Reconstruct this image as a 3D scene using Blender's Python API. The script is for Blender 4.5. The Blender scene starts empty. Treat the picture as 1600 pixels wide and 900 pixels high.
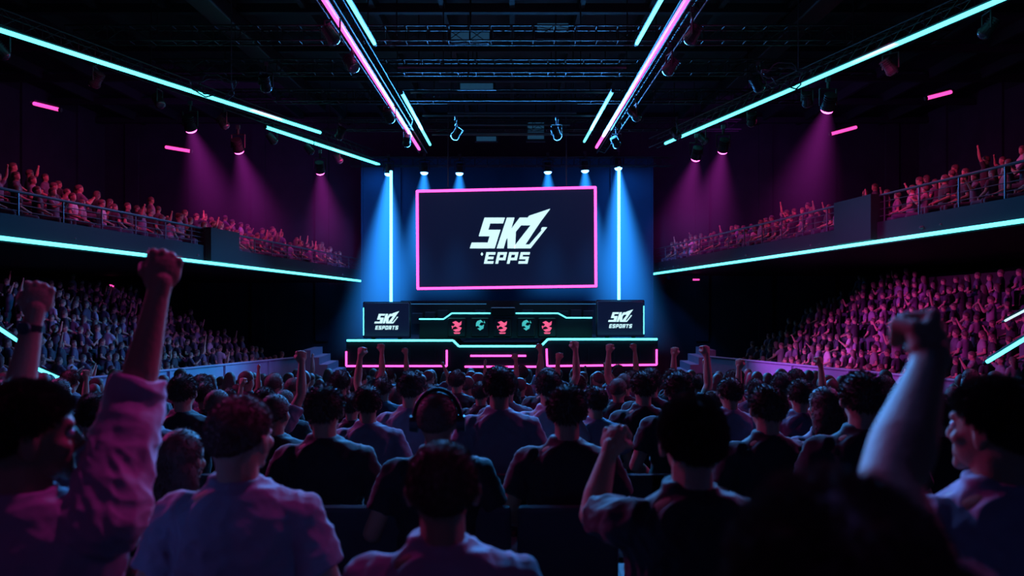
import bpy,bmesh,math,random
from mathutils import Vector as V, Matrix as M, noise
random.seed(11)
CZ=3.4; HY=455.0; F=1200.0; PI=math.pi
col=bpy.context.scene.collection
def P(px,py,Y): return V(((px-800)/F*Y, Y, CZ-(py-HY)/F*Y))
def FZ(Y): return CZ-1.4-.1*min(max(Y,-1),20)
def lerp(a,b,t): return a+(b-a)*t
ORD=['first','second','third','fourth','fifth','sixth','seventh','eighth','ninth','tenth','eleventh','twelfth','thirteenth','fourteenth','fifteenth','sixteenth','seventeenth','eighteenth','nineteenth','twentieth']
def ordn(i):
    if i<20: return ORD[i]
    t={2:'twenty',3:'thirty',4:'forty'}[(i+1)//10]
    u=(i+1)%10
    return (t+'-'+ORD[u-1]) if u else {'twenty':'twentieth','thirty':'thirtieth','forty':'fortieth'}[t]
# ------------------------------------------------------------ materials
def mat(name,c,rough=.6,metal=0,emit=None,es=0,var=.25,scale=8,rnd=None,bump=0,bscale=60,spec=.5,sheen=0):
    m=bpy.data.materials.new(name); m.use_nodes=True; nt=m.node_tree; b=nt.nodes['Principled BSDF']
    b.inputs['Roughness'].default_value=rough; b.inputs['Metallic'].default_value=metal
    b.inputs['Specular IOR Level'].default_value=spec
    if sheen: b.inputs['Sheen Weight'].default_value=sheen; b.inputs['Sheen Roughness'].default_value=.4
    tc=nt.nodes.new('ShaderNodeTexCoord'); nz=nt.nodes.new('ShaderNodeTexNoise'); nz.inputs['Scale'].default_value=scale; nz.inputs['Detail'].default_value=3
    nt.links.new(tc.outputs['Object'],nz.inputs['Vector'])
    mx=nt.nodes.new('ShaderNodeMix'); mx.data_type='RGBA'
    nt.links.new(nz.outputs['Fac'],mx.inputs[0])
    lo=[x*(1-var) for x in c]+[1]; hi=[min(1,x*(1+var)) for x in c]+[1]
    mx.inputs[6].default_value=lo; mx.inputs[7].default_value=hi
    out=mx.outputs[2]
    if rnd:
        oi=nt.nodes.new('ShaderNodeObjectInfo'); rp=nt.nodes.new('ShaderNodeValToRGB'); rp.color_ramp.interpolation='CONSTANT'
        e=rp.color_ramp.elements
        while len(e)<len(rnd): e.new(1)
        for i,cc in enumerate(rnd):
            e[i].position=i/len(rnd); e[i].color=tuple(cc)+(1,)
        if 'island' in name:
            g=nt.nodes.new('ShaderNodeNewGeometry'); nt.links.new(g.outputs['Random Per Island'],rp.inputs[0])
        else: nt.links.new(oi.outputs['Random'],rp.inputs[0])
        m2=nt.nodes.new('ShaderNodeMix'); m2.data_type='RGBA'; m2.blend_type='MULTIPLY'; m2.inputs[0].default_value=1
        nt.links.new(out,m2.inputs[6]); nt.links.new(rp.outputs[0],m2.inputs[7]); out=m2.outputs[2]
    nt.links.new(out,b.inputs['Base Color'])
    if emit:
        b.inputs['Emission Color'].default_value=tuple(emit)+(1,); b.inputs['Emission Strength'].default_value=es
    if bump:
        n2=nt.nodes.new('ShaderNodeTexNoise'); n2.inputs['Scale'].default_value=bscale; n2.inputs['Detail'].default_value=4
        nt.links.new(tc.outputs['Object'],n2.inputs['Vector'])
        bp=nt.nodes.new('ShaderNodeBump'); bp.inputs['Strength'].default_value=bump; bp.inputs['Distance'].default_value=.01
        nt.links.new(n2.outputs['Fac'],bp.inputs['Height']); nt.links.new(bp.outputs[0],b.inputs['Normal'])
    return m
K={}
K['skin']=mat('skin',(.28,.165,.13),.65,var=.15,bump=.2,bscale=90,spec=.25)
K['hair']=mat('hair',(.065,.042,.040),.62,var=.6,scale=45,spec=.3)
K['hair_grey']=mat('hair_cropped',(.085,.05,.048),.65,var=.5,scale=45,spec=.3)
SH=[(.28,.24,.34),(.05,.05,.07),(.62,.52,.62),(.06,.06,.11),(.15,.13,.20),(.04,.04,.05),(.34,.28,.34),(.09,.06,.11),(.03,.03,.05)]
K['shirt_rnd']=mat('shirt_cloth',(.50,.47,.53),.85,rnd=SH,bump=.2,bscale=30,sheen=.1)
K['shirt_dark']=mat('shirt_dark',(.014,.014,.020),.8,bump=.25,bscale=30,sheen=.12,spec=.3)
K['shirt_grey']=mat('shirt_light_grey',(.16,.14,.20),.85,bump=.35,bscale=25,sheen=.1,spec=.3)
K['shirt_pink']=mat('shirt_pale',(.29,.20,.30),.85,bump=.35,bscale=25,sheen=.1,spec=.3)
K['trouser']=mat('trousers_denim',(.03,.035,.06),.85,bump=.2)
K['shoe']=mat('shoe_leather',(.03,.03,.03),.5)
K['eye']=mat('eye_white',(.5,.5,.5),.3,var=.02)
K['iris']=mat('iris_dark',(.03,.02,.015),.1)
K['metal']=mat('black_metal',(.014,.018,.024),.5,.5,var=.2,spec=.3)
K['metal2']=mat('grey_metal',(.04,.055,.07),.45,.6,var=.2)
K['wall']=mat('wall_dark',(.026,.028,.044),.9,var=.4,scale=1.2,spec=.1)
K['backdrop']=mat('backdrop_panel',(.007,.030,.068),.85,var=.4,scale=.8,spec=.1)
K['ceil']=mat('ceiling_dark',(.012,.017,.023),.8,var=.3,scale=2,spec=.2)
K['floor']=mat('floor_carpet',(.02,.02,.026),.9,var=.4,scale=30,bump=.3)
K['conc']=mat('parapet_paint',(.14,.22,.32),.6,var=.2,scale=3)
K['balc']=mat('balcony_paint',(.005,.008,.012),.7,var=.2,scale=3,spec=.15)
K['stage']=mat('stage_black',(.010,.016,.026),.35,var=.2)
K['station']=mat('station_black',(.006,.009,.014),.3,var=.2)
K['screen']=mat('screen_glass',(.004,.006,.02),.35,emit=(.003,.006,.026),es=1,var=.05)
K['seat']=mat('chair_black_plastic',(.030,.034,.046),.7,var=.2,spec=.3)
K['arm']=mat('armrest_rubber',(.012,.013,.018),.9,var=.2,spec=.1)
K['cyan']=mat('neon_cyan',(.1,.5,.5),.4,emit=(.09,.80,.86),es=3.4)
K['cyanD']=mat('dim_cyan_strip',(.05,.2,.3),.4,emit=(.03,.20,.46),es=.8)
K['cyanB']=mat('neon_blue_white',(.1,.5,.5),.4,emit=(.12,.60,1.0),es=6)
K['mag']=mat('neon_magenta',(.5,.1,.4),.4,emit=(1.0,.075,.48),es=2.8)
K['magS']=mat('neon_pink_small',(.5,.1,.4),.4,emit=(1.0,.07,.42),es=1.6)
K['logo']=mat('logo_white',(.5,.6,.6),.4,emit=(.62,.95,1.0),es=1.1)
K['embp']=mat('emblem_pink',(.5,.1,.2),.4,emit=(1,.12,.28),es=.95)
K['embc']=mat('emblem_cyan',(.1,.4,.4),.4,emit=(.07,.6,.6),es=.8)
K['lensM']=mat('lens_magenta',(.5,.2,.4),.3,emit=(1,.12,.60),es=6)
K['lensB']=mat('lens_blue',(.2,.3,.5),.3,emit=(.16,.45,1.0),es=7)
K['lensO']=mat('lens_off',(.03,.04,.06),.1)
K['panel']=mat('ceiling_panel_blue',(.05,.1,.15),.5,emit=(.01,.05,.10),es=.7)
K['cable']=mat('cable_rubber',(.03,.045,.05),.5)
# ------------------------------------------------------------ mesh builder
def wl(o):
    p=V((0,0,0))
    while o is not None: p=p+o.location; o=o.parent
    return p
def ringface(bm,rs):
    prev=None; first=None
    for r in rs:
        vs=[bm.verts.new(p) for p in r]
        if prev:
            n=len(vs)
            for i in range(n): bm.faces.new((prev[i],prev[(i+1)%n],vs[(i+1)%n],vs[i]))
        else: first=vs
        prev=vs
    bm.faces.new(first[::-1]); bm.faces.new(prev)
def frame(d):
    d=d.normalized(); a=V((0,0,1)) if abs(d.z)<.9 else V((1,0,0))
    u=d.cross(a).normalized(); return u,d.cross(u).normalized()
class B:
    def __init__(s): s.bm=bmesh.new()
    def box(s,c,d,rot=None,bev=0):
        m=M.Translation(c)@(rot.to_4x4() if rot else M.Identity(4))@M.Diagonal((d[0],d[1],d[2],1))
        r=bmesh.ops.create_cube(s.bm,size=1,matrix=m)
        if bev:
            es={e for v in r['verts'] for e in v.link_edges}
            bmesh.ops.bevel(s.bm,geom=list(es),offset=bev,segments=2,profile=.5,affect='EDGES')
        return s
    def tube(s,a,b,r,r2=None,n=8):
        a=V(a);b=V(b);u,w=frame(b-a); r2=r if r2 is None else r2
        ringface(s.bm,[[p+(u*math.cos(2*PI*i/n)+w*math.sin(2*PI*i/n))*rr for i in range(n)] for p,rr in((a,r),(b,r2))]); return s
    def path(s,pts,r,n=6):
        for a,b in zip(pts[:-1],pts[1:]): s.tube(a,b,r,n=n)
        return s
    def caps(s,a,b,r0,r1=None,n=14,mtx=None):
        a=V(a);b=V(b);r1=r0 if r1 is None else r1
        if (b-a).length<1e-5: b=a+V((0,0,1e-4))
        d=(b-a).normalized();u,w=frame(d); rs=[]
        for k in range(5):
            t=-PI/2+PI/2*(k+.3)/4.3; rs.append((a+d*r0*math.sin(t),r0*math.cos(t)))
        for k in range(5):
            t=PI/2*k/4.3; rs.append((b+d*r1*math.sin(t),r1*math.cos(t)))
        out=[[p+(u*math.cos(2*PI*i/n)+w*math.sin(2*PI*i/n))*rr for i in range(n)] for p,rr in rs]
        if mtx: out=[[mtx@q for q in r] for r in out]
        ringface(s.bm,out); return s
    def ell(s,c,r,mtx=None,n=18):
        m=M.Translation(c)@M.Diagonal((r[0],r[1],r[2],1))
        if mtx: m=mtx@m
        bmesh.ops.create_uvsphere(s.bm,u_segments=n,v_segments=n*2//3,radius=1,matrix=m); return s
    def loft(s,sec,n=24,e=2.3,mtx=None):
        rs=[]
        for (cx,cy,z,rx,ry) in sec:
            r=[]
            for i in range(n):
                a=2*PI*i/n; c=math.cos(a);d=math.sin(a)
                q=V((cx+rx*math.copysign(abs(c)**(2/e),c),cy+ry*math.copysign(abs(d)**(2/e),d),z))
                r.append(mtx@q if mtx else q)
            rs.append(r)
        ringface(s.bm,rs); return s
    def prism(s,pts,d):
        n=len(pts); a=[s.bm.verts.new(p) for p in pts]; b=[s.bm.verts.new(V(p)+d) for p in pts]
        s.bm.faces.new(a); s.bm.faces.new(b[::-1])
        for i in range(n): s.bm.faces.new((a[(i+1)%n],a[i],b[i],b[(i+1)%n]))
        return s
    def hexa(s,p):
        v=[s.bm.verts.new(q) for q in p]
        for f in((3,2,1,0),(4,5,6,7),(0,1,5,4),(1,2,6,5),(2,3,7,6),(3,0,4,7)): s.bm.faces.new([v[i] for i in f])
        return s
    def build(s,name,m,parent=None,world=True,smooth=False,loc=None):
        bmesh.ops.recalc_face_normals(s.bm,faces=s.bm.faces)
        off=V((0,0,0))
        if loc is not None: off=V(loc)
        elif parent is not None and world: off=wl(parent)
        if off.length: bmesh.ops.translate(s.bm,verts=s.bm.verts,vec=-off)
        me=bpy.data.meshes.new(name); s.bm.to_mesh(me); s.bm.free()
        if smooth:
            for p in me.polygons: p.use_smooth=True
        me.materials.append(m); o=bpy.data.objects.new(name,me); col.objects.link(o)
        if loc is not None: o.location=loc
        if parent is not None: o.parent=parent
        return o
def tag(o,label,cat,group=None,kind=None):
    o['label']=label
    if cat:o['category']=cat
    if group:o['group']=group
    if kind:o['kind']=kind
    return o
def thing(name,label,cat,loc,group=None):
    o=bpy.data.objects.new(name,None); o.empty_display_size=.1; col.objects.link(o); o.location=loc
    return tag(o,label,cat,group)
def struct(o): o['kind']='structure'; return o
def dup(root,loc,rz=0,sc=None,label=None,group=None):
    r=root.copy(); col.objects.link(r); r.location=loc; r.rotation_euler=(0,0,rz)
    if sc: r.scale=(sc,sc,sc)
    if label:r['label']=label
    if group:r['group']=group
    for ch in list(root.children):
        c=ch.copy(); col.objects.link(c); c.parent=r
        for g in ch.children:
            d=g.copy(); col.objects.link(d); d.parent=c
    return r
# ------------------------------------------------------------ people
def blob(b,voxel,smooth=3,dec=None,folds=0):
    bm=b.bm; bmesh.ops.recalc_face_normals(bm,faces=bm.faces)
    me=bpy.data.meshes.new('t'); bm.to_mesh(me); bm.free()
    o=bpy.data.objects.new('t',me); col.objects.link(o)
    m=o.modifiers.new('r','REMESH'); m.mode='VOXEL'; m.voxel_size=voxel
    s=o.modifiers.new('s','SMOOTH'); s.factor=.5; s.iterations=smooth
    if dec: d=o.modifiers.new('d','DECIMATE'); d.ratio=dec
    dg=bpy.context.evaluated_depsgraph_get(); r=bpy.data.meshes.new_from_object(o.evaluated_get(dg))
    bpy.data.objects.remove(o); bpy.data.meshes.remove(me)
    if folds:
        nn=[(v.co.copy(),v.normal.copy()) for v in r.vertices]
        for v,(p,n) in zip(r.vertices,nn):
            w=noise.noise(p*4+V((5,1,2)))*.12
            a=noise.noise(V((p.x*7+w*20,p.y*7,p.z*15+abs(p.x)*9)))
            e=noise.noise(V((p.x*15-p.z*8+w*30,p.y*12+4,p.z*20+abs(p.x)*12)))
            g=noise.noise(V((p.x*11+p.z*13+w*40,p.y*9+9,p.z*6-p.x*14)))
            c=noise.noise(V((p.x*5+3,p.y*5,p.z*4)))
            v.co=p+n*(folds*((1-2.6*abs(a))*.65+(.6-2*abs(e))*.3+(.5-2.4*abs(g))*.45+.5*c))
    for p in r.polygons:p.use_smooth=True
    return r
def joinmesh(ms,mats,name):
    bm=bmesh.new()
    for i,me in enumerate(ms):
        n=len(bm.faces); bm.from_mesh(me); bm.faces.ensure_lookup_table()
        for f in bm.faces[n:]: f.material_index=mats[i]; f.smooth=True
        bpy.data.meshes.remove(me)
    r=bpy.data.meshes.new(name); bm.to_mesh(r); bm.free(); return r
def hand(b,w,d,palm,right,curl,sc=1.0):
    Z=d.normalized(); Y=(palm-Z*palm.dot(Z)).normalized(); X=Y.cross(Z)
    m=M((( X.x,Y.x,Z.x,w.x),(X.y,Y.y,Z.y,w.y),(X.z,Y.z,Z.z,w.z),(0,0,0,1)))@M.Diagonal((sc,sc,sc,1))
    t=-1 if right else 1
    b.caps((0,0,-.03),(0,0,.02),.0265,.028,mtx=m)
    b.ell((0,0.004,.048),(.043,.023,.052),mtx=m)
    b.caps((.018*t,.008,.012),(.037*t,.018,.042),.018,.014,mtx=m)
    if curl>.6: b.ell((0,.022,.058),(.034,.020,.026),mtx=m)
    ln=[(.043,.026,.02),(.047,.029,.021),(.043,.027,.02),(.034,.021,.018)]
    xs=[.031,.0105,-.0105,-.030]; zz=[.086,.090,.087,.079]
    for k in range(4):
        p=V((xs[k]*t,0,zz[k])); a=0
        b.caps((xs[k]*t*.8,0,.03),p,.010,.0125,mtx=m,n=10)
        for j,(L,bend) in enumerate(zip(ln[k],(88,98,62))):
            a+=math.radians(bend*curl); q=p+V((0,math.sin(a),math.cos(a)))*L
            b.caps(p,q,.0115-.001*j,.0105-.001*j,mtx=m,n=10); p=q
    if curl>.6: T=[(.040*t,.014,.036),(.041*t,.044,.054),(.006*t,.058,.058)]
    else: T=[(.040*t,.014,.040),(.060*t,.022,.068),(.066*t,.032,.094)]
    b.caps(T[0],T[1],.0145,.0125,mtx=m,n=10); b.caps(T[1],T[2],.0125,.010,mtx=m,n=10)
REST={1:(V((.27,-.02,.73)),V((.14,.24,.62)),.35),-1:(V((-.27,-.02,.73)),V((-.14,.24,.62)),.35)}
HC=V((0,-.010,.116)); HR=V((.085,.106,.101))
def hthr(d,style,seed):
    y=d.y
    thr=lerp(-.66,-.12,y+1) if y<0 else lerp(-.12,.52,min(1,y*1.15))
    return thr+.05*noise.noise(d*6+V((seed,0,0)))
def hairmesh(Hm,q,style,seed):
    n={'hero':(110,72),'mid':(48,32),'far':(16,12)}[q]
    bm=bmesh.new(); bmesh.ops.create_uvsphere(bm,u_segments=n[0],v_segments=n[1],radius=1)
    C=HC;R=HR; ln=.015 if style=='crop' else .045
    for v in bm.verts:
        d=v.co.normalized(); thr=hthr(d,style,seed)
        k=min(1,max(0,(d.z-thr+.05)/.10)); k=k*k*(3-2*k)
        ph=math.atan2(d.x,-d.y+.2); st=noise.noise(V((ph*9+seed,d.z*2.2,seed)))*.6+noise.noise(V((ph*26,d.z*5,seed)))*.4
        cl=noise.noise(d*3.2+V((seed*3,1,2)))
        r=lerp(.86,1+ln*(.55*st+.7*cl)+(.05*min(1,max(0,d.z)) if style!='crop' else 0),k)
        v.co=Hm@(C+V((d.x*R.x,d.y*R.y,d.z*R.z))*r)
    me=bpy.data.meshes.new('hair'); bm.to_mesh(me); bm.free()
    for p in me.polygons:p.use_smooth=True
    if style=='long':
        b=B(); b.bm.from_mesh(me)
        b.loft([(0,-.05,-.22,.07,.03),(0,-.062,-.12,.105,.045),(0,-.05,0,.105,.06),(0,-.035,.08,.094,.075),(0,-.03,.15,.06,.06)],mtx=Hm)
        b.ell((0,-.02,.115),(.084,.1,.1),mtx=Hm)
        bpy.data.meshes.remove(me); me=blob(b,{'hero':.006,'mid':.010,'far':.02}[q],2,folds=.004 if q!='far' else 0)
    if q!='far':
        bm=bmesh.new(); bm.from_mesh(me); bm.faces.ensure_lookup_table()
        rg=random.Random(int(seed*10)); fc=list(bm.faces); Hi=Hm.inverted()
        cum=[];s=0
        for f in fc: s+=f.calc_area(); cum.append(s)
        N,W,L={'hero':(30000,.0007,(.008,.024)),'mid':(5000,.0015,(.010,.026))}[q]
        if style=='crop': L=(L[0]*.6,L[1]*.5)
        crown=V((.1*math.sin(seed*7),-.45,.9)).normalized()
        faces=rg.choices(fc,cum_weights=cum,k=N); pts=[(f.calc_center_median(),f.verts[0].co.copy(),f.verts[2].co.copy()) for f in faces]
        for c,a,b2 in pts:
            p=c.lerp(a,rg.random()*.9).lerp(b2,rg.random()*.5); l=Hi@p-C; d=V((l.x/R.x,l.y/R.y,l.z/R.z)).normalized()
            if style=='long':
                if d.y>.25 and d.z<.45: continue
                if d.y>.0 and l.z<-.05: continue
            elif d.z<hthr(d,style,seed)+.01: continue
            f=(d-crown); f=(f-d*f.dot(d)).normalized() if f.length>1e-3 else V((0,-1,0))
            if style=='long' and l.z<.0: f=V((0,0,-1)); nrm=V((l.x,l.y-.02,0)).normalized()
            else: nrm=d
            cl=noise.noise_vector(d*9+V((seed,0,seed)))*.7
            g=(nrm*(.16 if style=='long' else .5)+f*.8+cl+V((rg.uniform(-.35,.35),rg.uniform(-.35,.35),rg.uniform(-.35,.35)))).normalized()
            w=g.cross(nrm).normalized()*W; Ln=rg.uniform(*L); p0=l+C-nrm*.003; mid=p0+g*Ln*.6+nrm*Ln*.12; tip=p0+g*Ln
            vs=[bm.verts.new(Hm@x) for x in(p0-w,p0+w,mid+w*.7,tip,mid-w*.7)]
            bm.faces.new(vs)
        bm.to_mesh(me); bm.free()
    return me
def person_meshes(q,arms=None,yaw=0,pitch=0,roll=0,sleeve='short',style='short',seed=1.0,slim=1.0):
    A=dict(REST)
    if arms:A.update(arms)
    vox={'hero':.0065,'mid':.011,'far':.022}[q]
    Hm=M.Translation((0,0,1.09))@M.Rotation(yaw,4,'Z')@M.Rotation(pitch,4,'X')@M.Rotation(roll,4,'Y')
    b=B(); s=slim
    b.loft([(0,0,.42,.17*s,.12),(0,0,.55,.16*s,.115),(0,0,.68,.145*s,.10),(0,.0,.80,.165*s,.105),(0,0,.90,.175*s,.11),(0,-.01,.98,.17*s,.09),(0,-.015,1.03,.12*s,.07),(0,-.015,1.06,.07,.06)])
    b.caps((0,-.018,1.0),(0,-.008,1.13),.058,.054)
    b.caps((0,-.035,1.02),Hm@V((0,-.04,.05)),.042,.045)
    b.ell((0,-.006,.117),(.074,.094,.092),mtx=Hm); b.ell((0,.03,.055),(.056,.062,.058),mtx=Hm); b.ell((0,-.03,.07),(.06,.06,.06),mtx=Hm)
    if q!='far':
        b.ell((0,.078,.008),(.022,.018,.018),mtx=Hm)
        b.caps((-.035,.078,.124),(.035,.078,.124),.011,mtx=Hm)
        b.caps((0,.090,.108),(0,.104,.074),.007,.0105,mtx=Hm)
        b.ell((-.009,.096,.068),(.007,.009,.008),mtx=Hm); b.ell((.009,.096,.068),(.007,.009,.008),mtx=Hm)
        b.caps((-.02,.083,.040),(.02,.083,.040),.0065,mtx=Hm); b.caps((-.016,.083,.030),(.016,.083,.030),.0075,mtx=Hm)
        for e in(-1,1):
            b.ell((e*.04,.06,.075),(.022,.022,.02),mtx=Hm)
            b.ell((e*.080,-.004,.088),(.010,.020,.032),mtx=Hm); b.ell((e*.079,-.002,.066),(.008,.012,.012),mtx=Hm)
            b.caps((e*.086,-.016,.112),(e*.089,-.022,.088),.006,.006,mtx=Hm)
    else:
        for e in(-1,1): b.ell((e*.080,-.004,.085),(.012,.02,.03),mtx=Hm)
    hands=B(); sh=B()
    sh.loft([(0,0,.40,.19*s,.14),(0,0,.50,.19*s,.138),(0,0,.62,.172*s,.125),(0,-.002,.74,.172*s,.121),(0,-.004,.86,.184*s,.126),(0,-.008,.94,.182*s,.120),(0,-.012,.99,.168*s,.098),(0,-.015,1.03,.125*s,.083),(0,-.016,1.062,.080,.071),(0,-.016,1.080,.067,.063)])
    for e in(-1,1):
        el,wr,curl=A[e]; up=el.z>.98
        S=V((e*.172*s,-.005,.965+(.035 if up else 0)))
        b.caps(S,el,.050,.040); mid=el.lerp(wr,.30); b.caps(el,mid,.039,.043); b.caps(mid,wr,.043,.0255)
        b.caps((e*.08,-.01,.985),S,.058,.054)
        d=(wr-el); palm=V((-e*.5,.75,0)) if up or wr.z>.9 else V((0,0,-1))
        if q=='far': b.ell(wr+d.normalized()*.05,(.034,.032,.040)); b.caps(wr,wr+d.normalized()*.05,.027)
        else: hand(hands,wr,d,palm,e>0,curl)
        sh.caps((e*.08,-.012,.98),S,.066,.064); sh.caps((e*.03,-.015,1.03),S+V((0,0,.004)),.043,.046)
        if sleeve=='short':
            q1=S.lerp(el,.62); sh.tube(S,q1,.064,.062,n=18); sh.tube(S.lerp(el,.2),q1,.064,.067,n=18)
        elif sleeve=='half' and up:
            sh.caps(S,el,.088,.068); sh.caps(V((e*.12,-.01,.86)),S.lerp(el,.5),.08,.07); q2=el.lerp(wr,.24); sh.tube(el,q2,.067,.063,n=18)
        else:
            sh.caps(S,el,.066,.054); q2=el.lerp(wr,.9); sh.tube(el,q2,.056,.040,n=18)
        b.caps((e*.09,0,.5),(e*.12,.42,.49),.075,.055); b.caps((e*.12,.42,.49),(e*.12,.42,.08),.055,.036); b.caps((e*.12,.40,.06),(e*.13,.55,.035),.035,.03)
    tr=B()
    for e in(-1,1):
        tr.caps((e*.09,0,.49),(e*.12,.42,.49),.095,.07); tr.tube((e*.12,.42,.5),(e*.12,.42,.1),.068,.058,n=16)
    so=B()
    for e in(-1,1): so.caps((e*.12,.39,.052),(e*.132,.56,.042),.048,.040); so.box((e*.125,.47,.012),(.085,.26,.022))
    out={}
    body=blob(b,vox,3 if q=='hero' else 2)
    if q!='far':
        hm=blob(hands,.0026 if q=='hero' else .0055,1)
        body=joinmesh([body,hm],[0,0],'person')
    else: hands.bm.free()
    out['body']=body; out['shirt']=blob(sh,vox*(1.05 if q!='hero' else .9),3,folds={'hero':.0115,'mid':.010,'far':0}[q])
    out['hair']=hairmesh(Hm,q,style,seed); out['trousers']=blob(tr,vox*1.8,2); out['shoe']=blob(so,vox*1.5,1)
    out['Hm']=Hm; return out
def make_person(q,mats,**kw):
    d=person_meshes(q,**kw)
    d['body'].materials.append(K['skin']); o=bpy.data.objects.new('person',d['body']); col.objects.link(o)
    for n in('shirt','hair','trousers','shoe'):
        m={'shirt':mats[0],'hair':mats[1],'trousers':K['trouser'],'shoe':K['shoe']}[n]
        d[n].materials.clear(); d[n].materials.append(m); c=bpy.data.objects.new('shoes' if n=='shoe' else n,d[n]); col.objects.link(c); c.parent=o
    if q=='hero':
        Hm=d['Hm']
        for e in(-1,1):
            bb=B(); bb.ell((e*.031,.0745,.103),(.0125,.0125,.0125),mtx=Hm,n=16); ey=bb.build('eye',K['eye'],o,world=False,smooth=True)
            bb=B(); bb.ell((e*.031,.0845,.103),(.006,.0035,.006),mtx=Hm,n=12); bb.build('iris',K['iris'],ey,world=False,smooth=True)
    return o
def hero(px,top,Y,label,mats,arms_w=None,**kw):
    x=(px-800)/F*Y; z=FZ(Y); zt=CZ-(top-HY)/F*Y; sc=(zt-z)/1.318; loc=V((x,Y,z)); arms={}
    for e,(el,wr,c) in (arms_w or {}).items(): arms[e]=((P(*el)-loc)/sc,(P(*wr)-loc)/sc,c)
    o=make_person('hero',mats,arms=arms,**kw); o.location=loc; o.scale=(sc,sc,sc)
    return tag(o,label,'person')
hero(45,592,1.8,'person at far left in pale loose long-sleeved shirt punching right fist high, head turned',(K['shirt_pink'],K['hair']),
     {1:((208,635,1.95),(249,452,2.0),1)},yaw=-.95,sleeve='half',style='short',seed=1.3)
h0=hero(-75,600,2.25,'person mostly outside the left edge raising a fist with a wristwatch',(K['shirt_dark'],K['hair']),
     {1:((24,640,2.33),(54,492,2.36),1)},yaw=-.3,sleeve='short',style='short',seed=2.1)
hero(375,610,2.2,'person with cropped hair in light grey t-shirt, seen from behind, head turned slightly right',(K['shirt_grey'],K['hair_grey']),yaw=-.35,roll=.05,style='crop',seed=3.7)
hero(692,680,1.75,'person with cropped hair in pale crew-neck shirt at bottom centre of the photo',(K['shirt_pink'],K['hair_grey']),yaw=.05,style='crop',seed=4.2)
hero(1080,615,2.1,'person in black shirt with tousled hair raising left fist beside the head',(K['shirt_dark'],K['hair']),
     {-1:((925,805,2.32),(952,706,2.45),1)},yaw=.06,style='short',seed=5.5)
hero(1555,586,1.9,'person at right edge in pale shirt looking left towards the stage in profile',(K['shirt_pink'],K['hair']),yaw=.60,style='short',seed=6.1)
hero(1300,735,.66,'blurred nearest person at bottom right with dark hair raising right fist',(K['shirt_dark'],K['hair']),
     {1:((1388,765,.95),(1452,568,1.14),1)},style='short',seed=7.9)
# wristwatch
a=P(36,575,2.345); w=P(54,492,2.36); d=(w-a).normalized(); c=P(49,512,2.357)
wt=thing('wristwatch','dark wristwatch on the raised forearm at the far left','watch',c)
B().tube(c-d*.011,c+d*.011,.033,n=20).build('strap',K['metal'],wt)
B().tube(c+V((0,-.030,0)),c+V((0,-.041,0)),.019,n=20).build('watch_case',K['metal2'],wt)
# mid templates
RH=(V((.27,.08,1.24)),V((.26,.13,1.50)),1); LH=(V((-.27,.08,1.24)),V((-.25,.12,1.50)),1)
RM=(V((.33,.10,1.10)),V((.31,.16,1.35)),1)
T={}
T['dark']=make_person('mid',(K['shirt_dark'],K['hair']),style='short',seed=1)
T['pale']=make_person('mid',(K['shirt_grey'],K['hair']),style='short',seed=2,yaw=.1)
T['crop']=make_person('mid',(K['shirt_dark'],K['hair_grey']),style='crop',seed=3,yaw=-.25)
T['long']=make_person('mid',(K['shirt_dark'],K['hair']),style='long',seed=4,slim=.86)
T['longpale']=make_person('mid',(K['shirt_grey'],K['hair']),style='long',seed=9,slim=.86,yaw=.3)
T['fistR']=make_person('mid',(K['shirt_rnd'],K['hair']),style='short',seed=5,arms={1:RH})
T['fistL']=make_person('mid',(K['shirt_rnd'],K['hair']),style='short',seed=6,arms={-1:LH},yaw=-.1)
T['rnd']=make_person('mid',(K['shirt_rnd'],K['hair']),style='short',seed=12,yaw=.15,slim=.95)
T['rndlong']=make_person('mid',(K['shirt_rnd'],K['hair']),style='long',seed=13,slim=.87,yaw=-.2)
PH={'dark':'dark haired person in black top','pale':'dark haired person in pale t-shirt','crop':'close-cropped person in black top','long':'long-haired person in black top','longpale':'long-haired person in pale top','fistR':'person holding right fist up','fistL':'person holding left fist up','rnd':'person with arms lowered','rndlong':'long-haired person with arms lowered'}
used=set()
def place(kind,x,Y,z,rz,sc,label,group=None):
    t=T[kind]
    if kind not in used:
        used.add(kind); t.location=(x,Y,z); t.rotation_euler=(0,0,rz); t.scale=(sc,)*3; tag(t,label,'person',group); return t
    r=dup(t,(x,Y,z),rz,sc,label,group); r['category']='person'
    if not group and 'group' in r: del r['group']
    return r
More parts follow.
